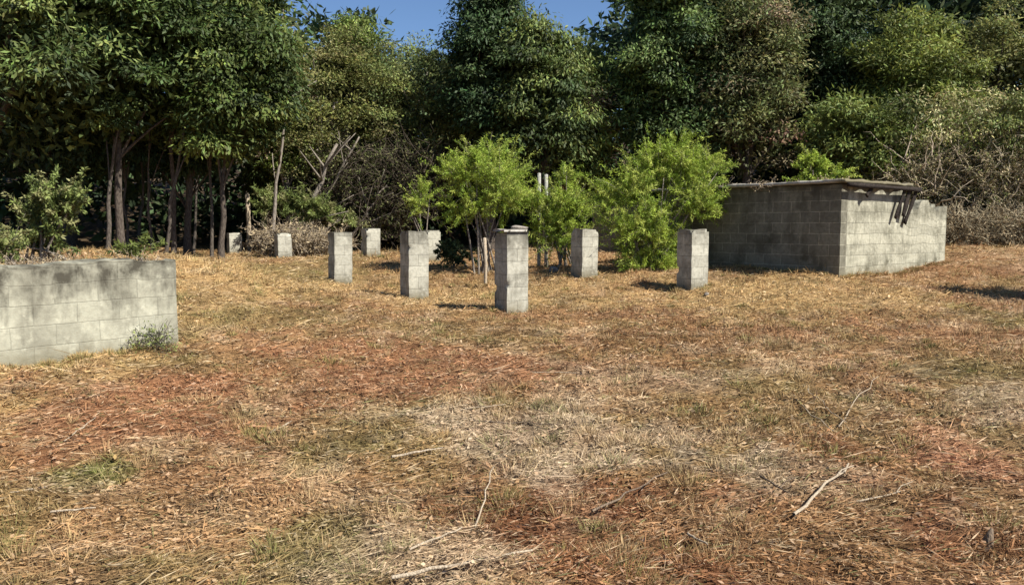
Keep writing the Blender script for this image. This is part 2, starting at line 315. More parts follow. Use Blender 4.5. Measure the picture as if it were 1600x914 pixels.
def build_litter():
    g = np.random.default_rng(3)
    # mown straw lying about
    n = 400000; D = 2.0*(28/2.0)**g.random(n); az = g.uniform(-.8, .8, n); x = D*np.sin(az); y = D*np.cos(az)
    ok = ~in_solids(x, y); x = x[ok]; y = y[ok]; D = D[ok]; n = len(x)
    z = H(x, y)+g.random(n)**2*.035+.002
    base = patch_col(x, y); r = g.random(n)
    c = base*g.uniform(.65, 1.35, n)[:, None]
    k = r < .13; c[k] = base[k]*.5+np.array((.60, .48, .31))*.5*g.uniform(.7, 1.25, k.sum())[:, None]
    k = (r > .88); c[k] *= .5
    k = (r > .8) & (r < .85); c[k] = np.array((.16, .15, .06))*g.uniform(.7, 1.3, k.sum())[:, None]
    th = g.uniform(0, 2*np.pi, n)+fbm(x*.9, y*.9, 7, 2)*5; th = np.where(g.random(n) < .5, (fbm(x*.7, y*.7, 17, 2)-.5)*6+g.normal(0, .4, n), th)
    el = g.normal(0, .16, n)+.05
    A = np.stack([np.cos(th)*np.cos(el), np.sin(th)*np.cos(el), np.sin(el)], -1)
    roll = g.normal(0, .7, n); up = np.array((0, 0, 1.)); S = unit(np.cross(A, up)); S = S*np.cos(roll)[:, None]+np.cross(S, A)*np.sin(roll)[:, None]
    sc_ = (D/5)**.55
    L = g.gamma(2.2, .026, n)*np.clip(sc_, .6, 2.4)+.015; Wd = g.uniform(.003, .0085, n)*np.clip(sc_, .55, 3)
    V, Fq, C = leaves(np.c_[x, y, z], A, S, L, Wd, c)
    tag(mesh_np('mown_straw', V, Fq, M_GRASS, colr=C), 'mown dry straw and dead stems covering the whole clearing', 'straw', kind='stuff')
    # short standing grass
    n = 170000; D = 2.2*(26/2.2)**(g.random(n)**.8); az = g.uniform(-.8, .8, n); x = D*np.sin(az); y = D*np.cos(az)
    dens = fbm(x*1.1, y*1.1, 21, 4); far = sstep(8, 12, D)
    tuft = sstep(.5, .66, fbm(x*4.5, y*4.5, 23, 2))
    keep = (~in_solids(x, y)) & (g.random(n) < np.clip(tuft*(.3+1.2*sstep(.45, .6, dens))+far*.8, 0, 1)); x, y, D = x[keep], y[keep], D[keep]; n = len(x); dens = dens[keep]
    base = patch_col(x, y); mixg = np.clip(sstep(.48, .68, dens)*.35+g.normal(0, .22, n), 0, .85)[:, None]
    c = base*(1-mixg)+np.array((.17, .185, .06))*mixg
    c = c*g.uniform(.6, 1.45, n)[:, None]
    th = g.uniform(0, 2*np.pi, n); el = g.uniform(.35, 1.4, n); A = np.stack([np.cos(th)*np.cos(el), np.sin(th)*np.cos(el), np.sin(el)], -1)
    S = unit(np.cross(A, rdir(n, g))); sc_ = np.clip((D/6)**.5, .7, 2.2)
    hgt = g.uniform(.02, .075, n)*sc_*(1+.9*sstep(.5, .7, fbm(x*.8, y*.8, 25, 3)))
    nt_ = 1500; Dt = 2.3*(20/2.3)**g.random(nt_); at_ = g.uniform(-.8, .8, nt_); xt = Dt*np.sin(at_); yt = Dt*np.cos(at_); kt = (~in_solids(xt, yt)) & (fbm(xt*1.1, yt*1.1, 121, 3) > .46); xt, yt, Dt = xt[kt], yt[kt], Dt[kt]
    bx_, by_ = base_points(g); nb_ = len(bx_); xt = np.r_[xt, bx_]; yt = np.r_[yt, by_]; Dt = np.hypot(xt, yt)
    per = 70; ii = np.repeat(np.arange(len(xt)), per); m_ = len(ii); rt = g.uniform(.03, .13, len(xt)); rt[-nb_:] = g.uniform(.03, .08, nb_); rt = rt[ii]; aa = g.uniform(0, 2*np.pi, m_); rr_ = rt*g.random(m_)**.7
    x2 = xt[ii]+rr_*np.cos(aa); y2 = yt[ii]+rr_*np.sin(aa); el2 = np.clip(1.45-rr_/rt*g.uniform(.4, 1.3, m_), .1, 1.5); th2 = aa+g.normal(0, .5, m_)
    A2 = np.stack([np.cos(th2)*np.cos(el2), np.sin(th2)*np.cos(el2), np.sin(el2)], -1); tc_ = np.array([(.17, .19, .06), (.28, .22, .1), (.44, .33, .17), (.3, .2, .1)])[g.integers(0, 4, len(xt))]
    c2 = (tc_[ii]*.65+patch_col(x2, y2)*.4)*g.uniform(.6, 1.4, m_)[:, None]
    x = np.r_[x, x2]; y = np.r_[y, y2]; D = np.r_[D, Dt[ii]]; A = np.r_[A, A2]; S = np.r_[S, unit(np.cross(A2, rdir(m_, g)))]; c = np.r_[c, c2]; n = len(x)
    hgt = np.r_[hgt, (rt*.5+.03)*g.uniform(.6, 1.5, m_)]
    V, Fq, C = leaves(np.c_[x, y, H(x, y)-.004], A, S, hgt, g.uniform(.003, .007, n)*np.clip((D/5)**.6, .6, 3), c, .3)
    tag(mesh_np('short_grass', V, Fq, M_GRASS, colr=C), 'short yellowing grass and weeds growing through the mown straw', 'grass', kind='stuff')
    # dead leaves and clods
    n = 55000; D = 2.2*(24/2.2)**g.random(n); az = g.uniform(-.8, .8, n); x = D*np.sin(az); y = D*np.cos(az); k = ~in_solids(x, y); x, y, D = x[k], y[k], D[k]; n = len(x)
    cs = np.array([(.40, .2, .09), (.16, .09, .05), (.5, .4, .29), (.09, .065, .045), (.33, .27, .2)])[g.integers(0, 5, n)]*g.uniform(.7, 1.3, n)[:, None]
    cs = cs*.3+patch_col(x, y)*.75
    A = unit(g.normal(size=(n, 3))*np.array((1, 1, .35))); S = unit(np.cross(A, unit(np.array((0, 0, 1.))+g.normal(0, .5, (n, 3)))))
    s_ = np.clip((D/5)**.5, .6, 2.2)
    V, Fq, C = leaves(np.c_[x, y, H(x, y)+g.random(n)*.03+.004], A, S, g.uniform(.015, .05, n)*s_, g.uniform(.01, .03, n)*s_, cs)
    tag(mesh_np('dead_leaf_litter', V, Fq, M_GRASS, colr=C), 'brown dead leaves scattered among the mown straw', 'leaf litter', kind='stuff')
build_litter()

# ------------------------------------------------------------ masonry
def rough_box(name, L, D, Hh, mat, parent=None, cell=.06, amp=.006, top=.02, seed=0, loc=(0, 0, 0), rz=0, chips=0, topfn=None, uoff=0.):
    """box L x D x Hh from z=-.3 up; faces subdivided and worn; u,v in metres"""
    g = np.random.default_rng(seed); Vs = []; Fs = []; UV = []; n0 = 0
    z0 = -.35
    def face(o, du, dv, lu, lv, u0):
        nonlocal n0
        nu = max(2, int(lu/cell)+1); nv = max(2, int(lv/cell)+1)
        a, b = np.meshgrid(np.linspace(0, lu, nu), np.linspace(0, lv, nv))
        P = np.array(o)[None, None]+a[..., None]*np.array(du)+b[..., None]*np.array(dv)
        i = np.arange(nv-1)[:, None]*nu; j = np.arange(nu-1)[None]
        Fs.append(np.stack([i+j, i+j+1, i+j+nu+1, i+j+nu], -1).reshape(-1, 4)+n0); Vs.append(P.reshape(-1, 3)); n0 += nu*nv
        UV.append(np.c_[(a+u0).ravel()+uoff, P[..., 2].ravel() if dv[2] else b.ravel()+3.03])
    hh = Hh-z0
    face((0, 0, z0), (1, 0, 0), (0, 0, 1), L, hh, 0); face((L, 0, z0), (0, 1, 0), (0, 0, 1), D, hh, L)
    face((L, D, z0), (-1, 0, 0), (0, 0, 1), L, hh, L+D); face((0, D, z0), (0, -1, 0), (0, 0, 1), D, hh, 2*L+D)
    face((0, 0, Hh), (1, 0, 0), (0, 1, 0), L, D, 0)
    V = np.concatenate(Vs); p = V.copy()
    nx = (fbm(p[:, 0]*6+p[:, 1]*6.7+seed, p[:, 2]*6, seed, 3)-.5); ny = (fbm(p[:, 0]*6-p[:, 1]*5.3+seed*3, p[:, 2]*6+7, seed+5, 3)-.5)
    V[:, 0] += nx*amp*3; V[:, 1] += ny*amp*3
    tz = np.clip((p[:, 2]-(Hh-.5))/.5, 0, 1)**3
    V[:, 2] -= tz*top*2*fbm(p[:, 0]*4+seed, p[:, 1]*4+3, seed+11, 3)
    if topfn is not None: V[:, 2] -= np.clip((p[:, 2]-.2)/(Hh-.2), 0, 1)**2*topfn(p[:, 0], p[:, 1])
    for _ in range(chips):
        cx, cy = g.choice([0, L]), g.choice([0, D]); cz = Hh if g.random() < .6 else g.uniform(.2, Hh); r = g.uniform(.03, .07)
        d = np.sqrt((p[:, 0]-cx)**2+(p[:, 1]-cy)**2+(p[:, 2]-cz)**2); k = np.clip(1-d/r, 0, 1)[:, None]
        V += (np.array((L/2, D/2, min(cz, Hh-.15)))-p)*k*.28
    o = mesh_np(name, V, np.concatenate(Fs), mat, parent, uv=np.concatenate(UV), loc=loc); o.rotation_euler = (0, 0, rz); return o

# left retaining wall: local +x runs from the far right end toward the left end
ang = math.atan2(-WD[1], -WD[0])      # direction from the left end to the right end
Lw = 5.2; base_l = W0+WD*Lw
wall = rough_box('block_wall', Lw, .2, 1.34-.33, M_WALL, cell=.05, amp=.004, top=.03, seed=4, loc=(base_l[0], base_l[1], .30), rz=ang,
                 topfn=lambda x, y: .02*(np.floor(x/.4) % 3 == 0)+.045*(x < 2.4))
tag(wall, 'long low grey concrete block wall at the left edge, mould stained along its top', 'block wall')

def pillar(name, px, py, Y, rz, seed, label, side=.38, top=1.6, lab_tilt=0):
    p = at(px, py, Y); x, y = p.x, Y+side*.6; zb = hz(x, y)
    o = rough_box(name, side, side, top-zb, M_PILLAR, cell=.05, amp=.005, top=.02, seed=seed, chips=5, uoff=seed*.37)
    o.data.transform(__import__('mathutils').Matrix.Translation((-side/2, -side/2, 0)))
    o.location = (x, y, zb); o.rotation_euler = (R(lab_tilt), R(lab_tilt*.6), R(rz))
    tag(o, label, 'pillar', 'concrete block piers standing in the clearing'); return o
RZ = 31
PB = [(645, 464, 14.1, 1.57, 'second concrete block pillar from the front, left of the nearest capped pillar', .38),
 (528, 438, 16.4, 1.54, 'medium concrete block pillar third from front, with a short shadow to its left', .38),
 (914, 430, 15.7, 1.605, 'pale concrete block pillar between the two bright green shrubs', .38),
 (1086, 452, 13.9, 1.60, 'concrete block pillar right of the big bright green shrub, nearest to the roofed cistern', .38),
 (577, 396, 20.4, 1.61, 'small far concrete pillar standing alone before the dark thicket', .37),
 (673, 408, 20.7, 1.565, 'far concrete pillar partly hidden behind the second front pillar', .36),
 (363, 400, 23.6, 1.49, 'farthest and leftmost short concrete pillar in front of the dark trees', .36),
 (439, 405, 20.9, 1.49, 'short broken concrete pillar beside the pale brush heap', .36)]
for i, (px, py, Y, tp, lb, sd_) in enumerate(PB):
    pillar('concrete_pillar', px, py, Y, RZ+random.uniform(-2, 2), 20+i, lb, sd_, tp, random.uniform(-.7, .7))
# nearest pillar with cap and broken lump
def near_pillar():
    p = at(799, 487, 12.3); x, y = p.x, 12.3+.24; zb = hz(x, y); s = .38
    e = empty('concrete_pillar', (x, y, zb), 'tallest and nearest concrete pillar with a chipped slab and broken lump on top', 'pillar', 'concrete block piers standing in the clearing', R(RZ))
    a = rough_box('shaft', s, s, 1.55-zb, M_PILLAR, e, cell=.045, amp=.005, top=.015, seed=51, chips=4, loc=(-s/2, -s/2, 0))
    c = rough_box('slab', .44, .42, .40, M_CAP, e, cell=.04, amp=.012, top=.02, seed=55, chips=4, loc=(-.25, -.22, 1.55-zb-.345+.0))
    # the slab is only its top five centimetres
    me = c.data; V = np.empty(len(me.vertices)*3, np.float32); me.vertices.foreach_get('co', V); V = V.reshape(-1, 3)
    V[:, 2] = np.where(V[:, 2] < .4-.075, .4-.055+V[:, 2]*.003, V[:, 2]); me.vertices.foreach_set('co', V.ravel()); me.update()
    g = np.random.default_rng(9); r = rock_mesh('broken_lump', (.15, .11, .042), 14, M_PINK, e); r.location = (.09, -.1, 1.55-zb+.062)
def rock_mesh(name, rad, seed, mat, parent=None, sub=3):
    import bmesh
    bm = bmesh.new(); bmesh.ops.create_icosphere(bm, subdivisions=sub, radius=1)
    g = np.random.default_rng(seed); ns = [(unit(g.normal(size=3)), g.uniform(.55, .85)) for _ in range(9)]
    for v in bm.verts:
        p = np.array(v.co)
        for nn, d in ns:
            q = p@nn
            if q > d: p = p-nn*(q-d)*.9
        p = p*(1+.09*(float(fbm(np.array([p[0]*3+seed]), np.array([p[1]*3+p[2]*2]), seed)[0])-.5))
        v.co = Vector(p*np.array(rad))
    me = bpy.data.meshes.new(name); bm.to_mesh(me); bm.free(); me.materials.append(mat); o = bpy.data.objects.new(name, me); COL.objects.link(o)
    if parent is not None: o.parent = parent
    return o
near_pillar()

# cistern: corner nearest the camera, left wall runs (-.6,.8), right wall runs (.8,.6)
def cistern():
    C0 = at(1311, 430, 14.5); zb = .72; e = empty('roofed_cistern', (C0.x, C0.y, zb), 'low concrete block cistern with flat slab roof beyond the pillars on the right', 'cistern', rz=math.atan2(.6, .8))
    # local: x = along the lit right wall, y = along the shaded left wall (away, to the left)
    ht = 2.41-zb
    def wall_(name, x, y, L, D, h, seed, lab=None, tf=None, uo=0, mt=None):
        o = rough_box(name, L, D, h, mt or M_CIST, e, cell=.08, amp=.004, top=.015, seed=seed, loc=(x, y, 0), topfn=tf, uoff=uo)
        if lab: o['label'] = lab
    wall_('front_wall', .203, 0, 2.046, .2, ht, 61, 'sunlit stained block wall under the roof edge')
    wall_('side_wall', 0, 0, .2, 4.203, ht-.004, 62, 'mould-streaked block wall on the left side, shade painted into its colour', mt=M_CIST_SHADE)
    wall_('back_wall', 0, 4.206, 4.1, .2, ht-.008, 63)
    wall_('end_wall', 3.9, .303, .2, 3.9, ht-.28, 64)
    wall_('annex_wall', 2.252, .06, 1.85, .2, ht-.13, 65, 'lower broken-topped block wall at the right end', lambda x, y: .22*fbm(x*3.5, y*0, 5, 3)+.14*sstep(.9, 1.85, x)+.13*(np.floor(x/.4+.3) % 2), uo=.17)
    # roof slab, slightly irregular
    nx, ny = 44, 60; X, Y = np.meshgrid(np.linspace(-.13, 2.35, nx), np.linspace(-.13, 4.55, ny))
    Xo = X+(fbm(Y*2.5, X*0+3, 7, 3)-.5)*.22*np.where(X < .4, 1, .4); Yo = Y+(fbm(X*3, X*0+9, 8, 3)-.5)*.2*np.where(Y < .5, 1, 0)
    zt = ht+.06+(fbm(X*3.1, Y*3.1, 3, 4)-.5)*.12; zbm = ht+.004+(fbm(X*1.7, Y*1.7, 23, 3)-.5)*.006
    V = np.concatenate([np.stack([Xo, Yo, zt], -1).reshape(-1, 3), np.stack([Xo, Yo, zbm], -1).reshape(-1, 3)]); M_ = nx*ny
    i = np.arange(ny-1)[:, None]*nx; j = np.arange(nx-1)[None]; q = np.stack([i+j, i+j+1, i+j+nx+1, i+j+nx], -1).reshape(-1, 4)
    rim = np.concatenate([np.arange(nx), np.arange(1, ny)*nx+nx-1, (ny-1)*nx+np.arange(nx-2, -1, -1), np.arange(ny-2, -1, -1)*nx])
    r2 = np.roll(rim, -1); side = np.stack([rim, rim+M_, r2+M_, r2], -1)[:-1]
    Fq = np.concatenate([q, (q+M_)[:, ::-1], side]); uvv = np.c_[V[:, 0], V[:, 1]]
    mesh_np('roof_slab', V, Fq, M_CAP, e, uv=uvv)
    # boards: a beam along the roof edge, boards poking out and hanging down the wall
    def board(name, a, b, wd, th):
        a = np.array(a, float); b = np.array(b, float); t = unit(b-a); s = unit(np.cross(t, (0, 1., 0.01))); u = np.cross(t, s); k = 9
        V = []; 
        for f in np.linspace(0, 1, k):
            c = a+(b-a)*f; ww = wd*(1+.15*math.sin(f*9+a[0]*7)); hh_ = th
            for (p, q_) in ((-1, -1), (1, -1), (1, 1), (-1, 1)): V.append(c+s*ww*.5*p+u*hh_*.5*q_)
        Fq = [(r*4+m, r*4+(m+1) % 4, r*4+4+(m+1) % 4, r*4+4+m) for r in range(k-1) for m in range(4)]+[(3, 2, 1, 0), (k*4-4, k*4-3, k*4-2, k*4-1)]
        return mesh_np(name, np.array(V), Fq, M_WOOD, e)
    board('edge_beam', (-.06, -.16, ht-.035), (2.5, -.16, ht-.055), .07, .06)
    board('broken_board', (.78, -.13, ht-.07), (.62, -.12, ht-.22), .07, .03)
    board('broken_board', (1.98, -.13, ht-.05), (1.72, -.09, ht-.62), .075, .02)
    board('broken_board', (2.16, -.13, ht-.05), (2.02, -.09, ht-.58), .13, .02)
    board('broken_board', (2.44, -.13, ht-.05), (2.16, -.05, ht-.72), .095, .02)
    return e, ht+zb
CIS, CTOP = cistern()
# second, lower dark block wall between the shrubs
p1 = at(925, 400, 22.4)
w2 = rough_box('block_wall', 3.2, .2, 2.22-hz(p1.x, 22.4), M_CIST_SHADE, cell=.08, seed=71, loc=(p1.x, 22.4, hz(p1.x, 22.4)), rz=R(-40))  # same block colour with shade painted in
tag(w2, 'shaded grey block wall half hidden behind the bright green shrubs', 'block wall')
# two white pipes
for k, px in enumerate((842, 853)):
    p = at(px, 400, 18.75); zb = hz(p.x, 18.75); T = TubeMesh(); top = at(px, 271+k*2, 18.75).z-zb
    T.tube([(0, 0, -.2), (.005, 0, top*.5), (0, 0, top)], .042, 12)
    tag(T.build('standing_pipe', M_WHITE, loc=(p.x, 18.75, zb)), ('left' if k == 0 else 'right')+'-hand one of two white pipes rising between the green shrubs', 'pipe', 'pair of white pipes')
# thin pale posts
for (px, pt, pb, Y, r, lb) in ((758, 372, 424, 15.6, .035, 'slim pale post just left of the nearest capped pillar'), (389, 303, 392, 24.5, .07, 'pale post standing under the dark trees on the left')):
    p = at(px, pb, Y); zb = hz(p.x, Y); T = TubeMesh(); tp = at(px, pt, Y).z-zb
    T.tube([(0, 0, -.2), (.01, 0, tp*.5), (-.01, 0, tp)], r, 8, .08); tag(T.build('pale_post', M_STICK, loc=(p.x, Y, zb)), lb, 'post')

# ------------------------------------------------------------ trees
PAL = {
 'mango': np.array([(.052, .074, .022), (.075, .104, .03), (.115, .145, .043), (.036, .055, .02)]),
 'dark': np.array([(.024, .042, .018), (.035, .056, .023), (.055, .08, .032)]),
 'olive': np.array([(.13, .14, .042), (.16, .17, .056), (.095, .11, .036), (.18, .175, .07)]),
 'light': np.array([(.12, .15, .036), (.155, .19, .048), (.085, .112, .03)]),
 'brownish': np.array([(.10, .115, .04), (.12, .13, .05), (.075, .095, .032), (.15, .14, .065)]),
 'bright': np.array([(.25, .34, .045), (.31, .40, .06), (.20, .29, .04), (.36, .42, .09)]),
 'weedy': np.array([(.16, .20, .055), (.20, .235, .075), (.12, .155, .045), (.24, .24, .10)]),
 'dry': np.array([(.30, .235, .14), (.22, .17, .10), (.36, .29, .18), (.16, .125, .08)]),
 'mixed': np.array([(.18, .18, .06), (.32, .26, .15), (.24, .2, .1), (.13, .15, .05), (.40, .33, .2)]),
 'pinkish': np.array([(.24, .16, .11), (.30, .22, .15), (.15, .13, .07)]),
}
def clump_leaves(g, cc, cr, per, ll, lw, pal, droop, flat=.75, dry=0., drypal='pinkish'):
    """cc centres (n,3), cr radii (n)"""
    n = len(cc); N_ = n*per; idx = np.repeat(np.arange(n), per)
    d = rdir(N_, g); d[:, 2] = np.where(d[:, 2] < -.25, -d[:, 2]*.6, d[:, 2]); d = unit(d)
    rr = cr[idx]*(g.random(N_)**.45)*(1+.25*g.normal(size=N_)*.6)
    P = cc[idx]+d*rr[:, None]*np.array((1, 1, flat))
    A = unit(d*.75+rdir(N_, g)*.75+np.array((0, 0, -1.))*droop*g.uniform(.3, 1.5, N_)[:, None])
    S = unit(np.cross(A, unit(d+rdir(N_, g)*.55))); S = unit(S)
    p = PAL[pal]; bc = p[g.integers(0, len(p), n)]*g.uniform(.7, 1.55, n)[:, None]
    if dry > 0:
        k = g.random(n) < dry; q = PAL[drypal]; bc[k] = q[g.integers(0, len(q), k.sum())]
    C = bc[idx]*g.uniform(.6, 1.45, N_)[:, None]*(1+g.normal(0, .07, (N_, 3)))
    return P, A, S, ll*g.uniform(.6, 1.35, N_), lw*g.uniform(.6, 1.35, N_), np.clip(C, .004, .8)
def tree(name, px, Y, cz, rad, pal, label, seed, ncl=70, cr=.75, per=170, ll=.24, lw=.075, droop=.6, dry=0., drypal='pinkish', tr=.14, cat='tree', group=None,
         lean=0., trunkpx=None, stems=1, bk=None, low=-.75, shell=.5, flat=.75, cy=0., mat=None, nlimb=16):
    """cz: height of crown centre (absolute), rad: crown radii"""
    g = np.random.default_rng(seed); cx = (px-800)/F*Y; tx = cx if trunkpx is None else (trunkpx-800)/F*Y
    zb = hz(tx, Y); e = empty(name, (tx, Y, zb), label, cat, group)
    if per >= 150 and ll > .2: per = int(per*2.1); ll *= .62; lw *= .72
    elif ll > .12: per = int(per*1.45); ll *= .8; lw *= .8
    tint = np.array((g.uniform(.93, 1.05), g.uniform(1.0, 1.06), g.uniform(.85, 1.05)))*g.uniform(.95, 1.15)
    ctr = np.array((cx-tx, cy, cz-zb)); rad = np.array(rad, float)
    d = rdir(ncl*3, g); d = d[d[:, 2] > low][:ncl]; r = shell+(1-shell)*g.random(len(d))**.6
    bulge = .78+.5*fbm(d[:, 0]*2.2+seed, d[:, 1]*2.2+d[:, 2]*2.4, seed, 2)
    cc = ctr+d*(r*bulge)[:, None]*(rad-cr*.55)
    crs = cr*g.uniform(.55, 1.3, len(cc))
    parts = [clump_leaves(g, cc, crs, per, ll, lw, pal, droop, flat, dry, drypal)]
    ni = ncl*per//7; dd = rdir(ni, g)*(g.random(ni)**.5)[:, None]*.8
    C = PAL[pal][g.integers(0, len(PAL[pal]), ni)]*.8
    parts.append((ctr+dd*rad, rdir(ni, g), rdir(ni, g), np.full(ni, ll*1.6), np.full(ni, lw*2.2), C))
    P, A, S, L, Wd, C = [np.concatenate(q) for q in zip(*parts)]
    C = C*tint; V, Fq, C = leaves(P, A, S, L, Wd, C); mesh_np('crown', V, Fq, mat or M_LEAF, e, colr=C)
    T = TubeMesh(); top = ctr*np.array((.75, .75, 1.0)); 
    for s in range(stems):
        o = g.normal(0, .12*(stems > 1)+.0001, 3); o[2] = 0
        tp = top+np.array((g.normal(0, .35)*rad[0]*(stems > 1), g.normal(0, .2), rad[2]*.2))
        mid = np.array((lean*.4+g.normal(0, .15), g.normal(0, .1), tp[2]*.5))
        pts = bez(o+np.array((0, 0, -.25)), mid, tp, 9); pts[1:-1, :2] += g.normal(0, .03, (7, 2))
        rr = np.linspace(tr*1.15, tr*.35, 9)*(1 if s == 0 else g.uniform(.5, .8)); rr[0] *= 1.35
        T.tube(pts, rr, 8, .07, g)
        for k in g.permutation(len(cc))[:max(3, nlimb//stems)]:
            f = g.integers(3, 8); a = pts[f]; c = cc[k]
            if c[2] < a[2]-rad[2]*.5: continue
            T.tube(bez(a, (a+c)/2+np.array((0, 0, .25*np.linalg.norm(c-a)*.5)), c, 6), np.linspace(rr[f]*.55, .012, 6), 5, .06, g)
    T.build('trunk', bk or M_BARK, e)
    return e

GL = 'tall trees closing the left side'
tree('broadleaf_tree', 40, 18.5, 6.0, (3.5, 2.8, 3.7), 'mango', 'big leafy tree at the upper left corner with drooping green leaves', 101, ncl=120, trunkpx=-30, tr=.25, ll=.26, low=-.55)
tree('broadleaf_tree', 215, 19.5, 6.7, (2.6, 2.3, 3.5), 'mango', 'leafy green tree second from left, its lower boughs hanging over thin trunks', 102, ncl=105, trunkpx=190, tr=.09, ll=.25)
tree('broadleaf_tree', 300, 20.6, 8.0, (1.5, 1.3, 2.1), 'brownish', 'small-crowned tree with brown withered leaves between two dark green crowns, upper left', 103, ncl=42, trunkpx=272, tr=.06, dry=.6, drypal='pinkish', per=110, cr=.6)
tree('broadleaf_tree', 380, 20.4, 5.2, (1.7, 1.6, 2.5), 'mango', 'dense rounded green tree hanging low over two grey trunks, right end of left group', 104, ncl=95, trunkpx=345, tr=.075, droop=.9)
tree('broadleaf_tree', 400, 21.5, 8.6, (1.5, 1.6, 2.1), 'dark', 'very dark crown touching the top of the photo just left of the blue sky', 105, ncl=75, trunkpx=292, tr=.085)
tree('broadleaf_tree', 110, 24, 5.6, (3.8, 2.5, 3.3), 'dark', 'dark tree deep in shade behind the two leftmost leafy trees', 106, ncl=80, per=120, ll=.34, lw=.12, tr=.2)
tree('vine_draped_tree', 445, 25.3, 5.3, (1.05, 1.0, 3.2), 'light', 'narrow pale green vine-draped tree at the left end of the olive thicket', 107, ncl=60, cr=.5, per=130, ll=.17, lw=.06, trunkpx=455, tr=.12, bk=M_PALEBARK, dry=.2)
# slender trunks under the left canopy
for k, (px, Y, lean, r, lb) in enumerate(((165, 17.5, .25, .075, 'pale slender tree trunk, leftmost of the thin trunks under the dark canopy'),
    (200, 19.5, .0, .05, 'straight thin dark trunk second from left under the canopy'),
    (216, 21.5, .15, .06, 'thin reddish trunk in deep shade, third under the canopy'),
    (240, 19.0, .12, .05, 'thin curved trunk between the straight ones and the leaning pale one'),
    (256, 18.3, .75, .065, 'pale slender trunk leaning to the right under the canopy'),
    (331, 19.2, .05, .06, 'grey thin trunk, left one of the close pair at the right of the dark trees'),
    (90, 19.8, -.1, .06, 'dim trunk behind the yellow-green bush on the left'),
    (300, 22, .3, .06, 'dim trunk in the darkness between the leaning trunk and the close pair'))):
    x = (px-800)/F*Y
    Y += 1.6; x = (px-800)/F*Y
    tree('slender_tree', px+lean/Y*F*1.4, Y, 4.3+.2*(k % 3), (.8, .8, .9), 'mango', lb, 130+k, ncl=14, per=120, cr=.42, ll=.16, lw=.05, trunkpx=px, tr=r*.75, bk=M_MIDBARK, nlimb=3, lean=lean, group='slender trunks under the left canopy', droop=1.0)

tree('thicket_tree', 520, 26, 5.0, (2.9, 2.6, 3.1), 'olive', 'broad olive-green bushy tree left of centre under the blue sky', 110, ncl=170, cr=.55, per=150, ll=.13, lw=.05, droop=.2, stems=3, trunkpx=505, bk=M_PALEBARK, lean=.4)
tree('thicket_tree', 560, 26.5, 7.2, (.9, 1.0, 1.5), 'light', 'small peaked green treetop rising into the sky above the olive thicket', 111, ncl=45, cr=.5, per=120, ll=.15, lw=.05, droop=.3, tr=.1)
tree('thicket_tree', 650, 26.8, 5.05, (2.6, 2.4, 2.85), 'olive', 'rounded olive tree crown right of the peaked treetop, below the sky gap', 112, ncl=150, cr=.55, per=150, ll=.13, lw=.05, droop=.2, stems=3, bk=M_PALEBARK, dry=.12, drypal='brownish')
tree('broadleaf_tree', 765, 25, 6.2, (1.5, 1.5, 3.4), 'dark', 'tall dark tree with drooping leaves at the right edge of the wide sky gap', 113, ncl=90, droop=1.0, tr=.2)
tree('broadleaf_tree', 845, 24.5, 5.1, (1.7, 1.6, 3.0), 'mango', 'green drooping tree in the centre with bright hanging leaf clusters', 114, ncl=90, droop=1.1, tr=.2, trunkpx=850)
tree('broadleaf_tree', 912, 26, 4.7, (1.1, 1.3, 2.9), 'light', 'narrow lighter green tree with brown tips just left of the small sky gap', 115, ncl=55, droop=.8, tr=.15, dry=.18)
tree('broadleaf_tree', 1045, 25.5, 6.4, (2.0, 2.0, 4.2), 'mango', 'tall dense dark green tree right of the small sky gap', 116, ncl=130, droop=.9, tr=.24, ll=.25)
tree('broadleaf_tree', 1160, 25, 5.9, (1.9, 1.8, 3.6), 'brownish', 'olive-brown tree with pinkish withered tips, fourth crown left of the right edge', 117, ncl=110, droop=.5, tr=.17, dry=.08, ll=.18, lw=.06)
tree('broadleaf_tree', 1280, 26, 6.2, (1.6, 1.6, 3.8), 'dark', 'dark conical evergreen rising above the cistern roof', 118, ncl=95, droop=.8, tr=.2)
tree('broadleaf_tree', 1345, 22.5, 3.9, (1.7, 1.5, 1.7), 'light', 'low mid-green leafy tree just above the right part of the cistern', 119, ncl=70, cr=.6, per=140, ll=.18, lw=.06, tr=.13)
tree('broadleaf_tree', 1410, 24.5, 5.6, (2.0, 1.9, 2.6), 'light', 'fresh green tree rising above the dry brush on the right', 120, ncl=110, cr=.6, per=150, ll=.19, lw=.06, droop=.4, tr=.17)
tree('thicket_tree', 1545, 25, 5.4, (2.4, 2.1, 2.9), 'olive', 'olive-green bushy tree at the upper right edge', 121, ncl=130, cr=.6, per=150, ll=.15, lw=.055, droop=.3, stems=2, dry=.1, drypal='brownish')
tree('broadleaf_tree', 1500, 33, 10.2, (4.5, 3, 2.8), 'dark', 'far dark tree on the hillside above the olive crowns, top right', 122, ncl=90, per=120, ll=.34, lw=.11, cr=1.0, tr=.3)
tree('broadleaf_tree', 1700, 24, 5.6, (2.4, 2.2, 3.4), 'olive', 'tree beyond the right edge of the photo', 123, ncl=70, per=110, ll=.25, lw=.09, tr=.2)
tree('broadleaf_tree', 1090, 31, 9.6, (2.8, 2.5, 2.6), 'mango', 'far green treetop behind the tall dense tree at the top right of centre', 124, ncl=70, per=120, ll=.3, lw=.1, cr=.9, tr=.25)
tree('broadleaf_tree', 1260, 31, 9.4, (2.6, 2.5, 2.3), 'light', 'far lighter treetop behind the dark conical evergreen', 125, ncl=70, per=120, ll=.28, lw=.09, cr=.9, tr=.25)

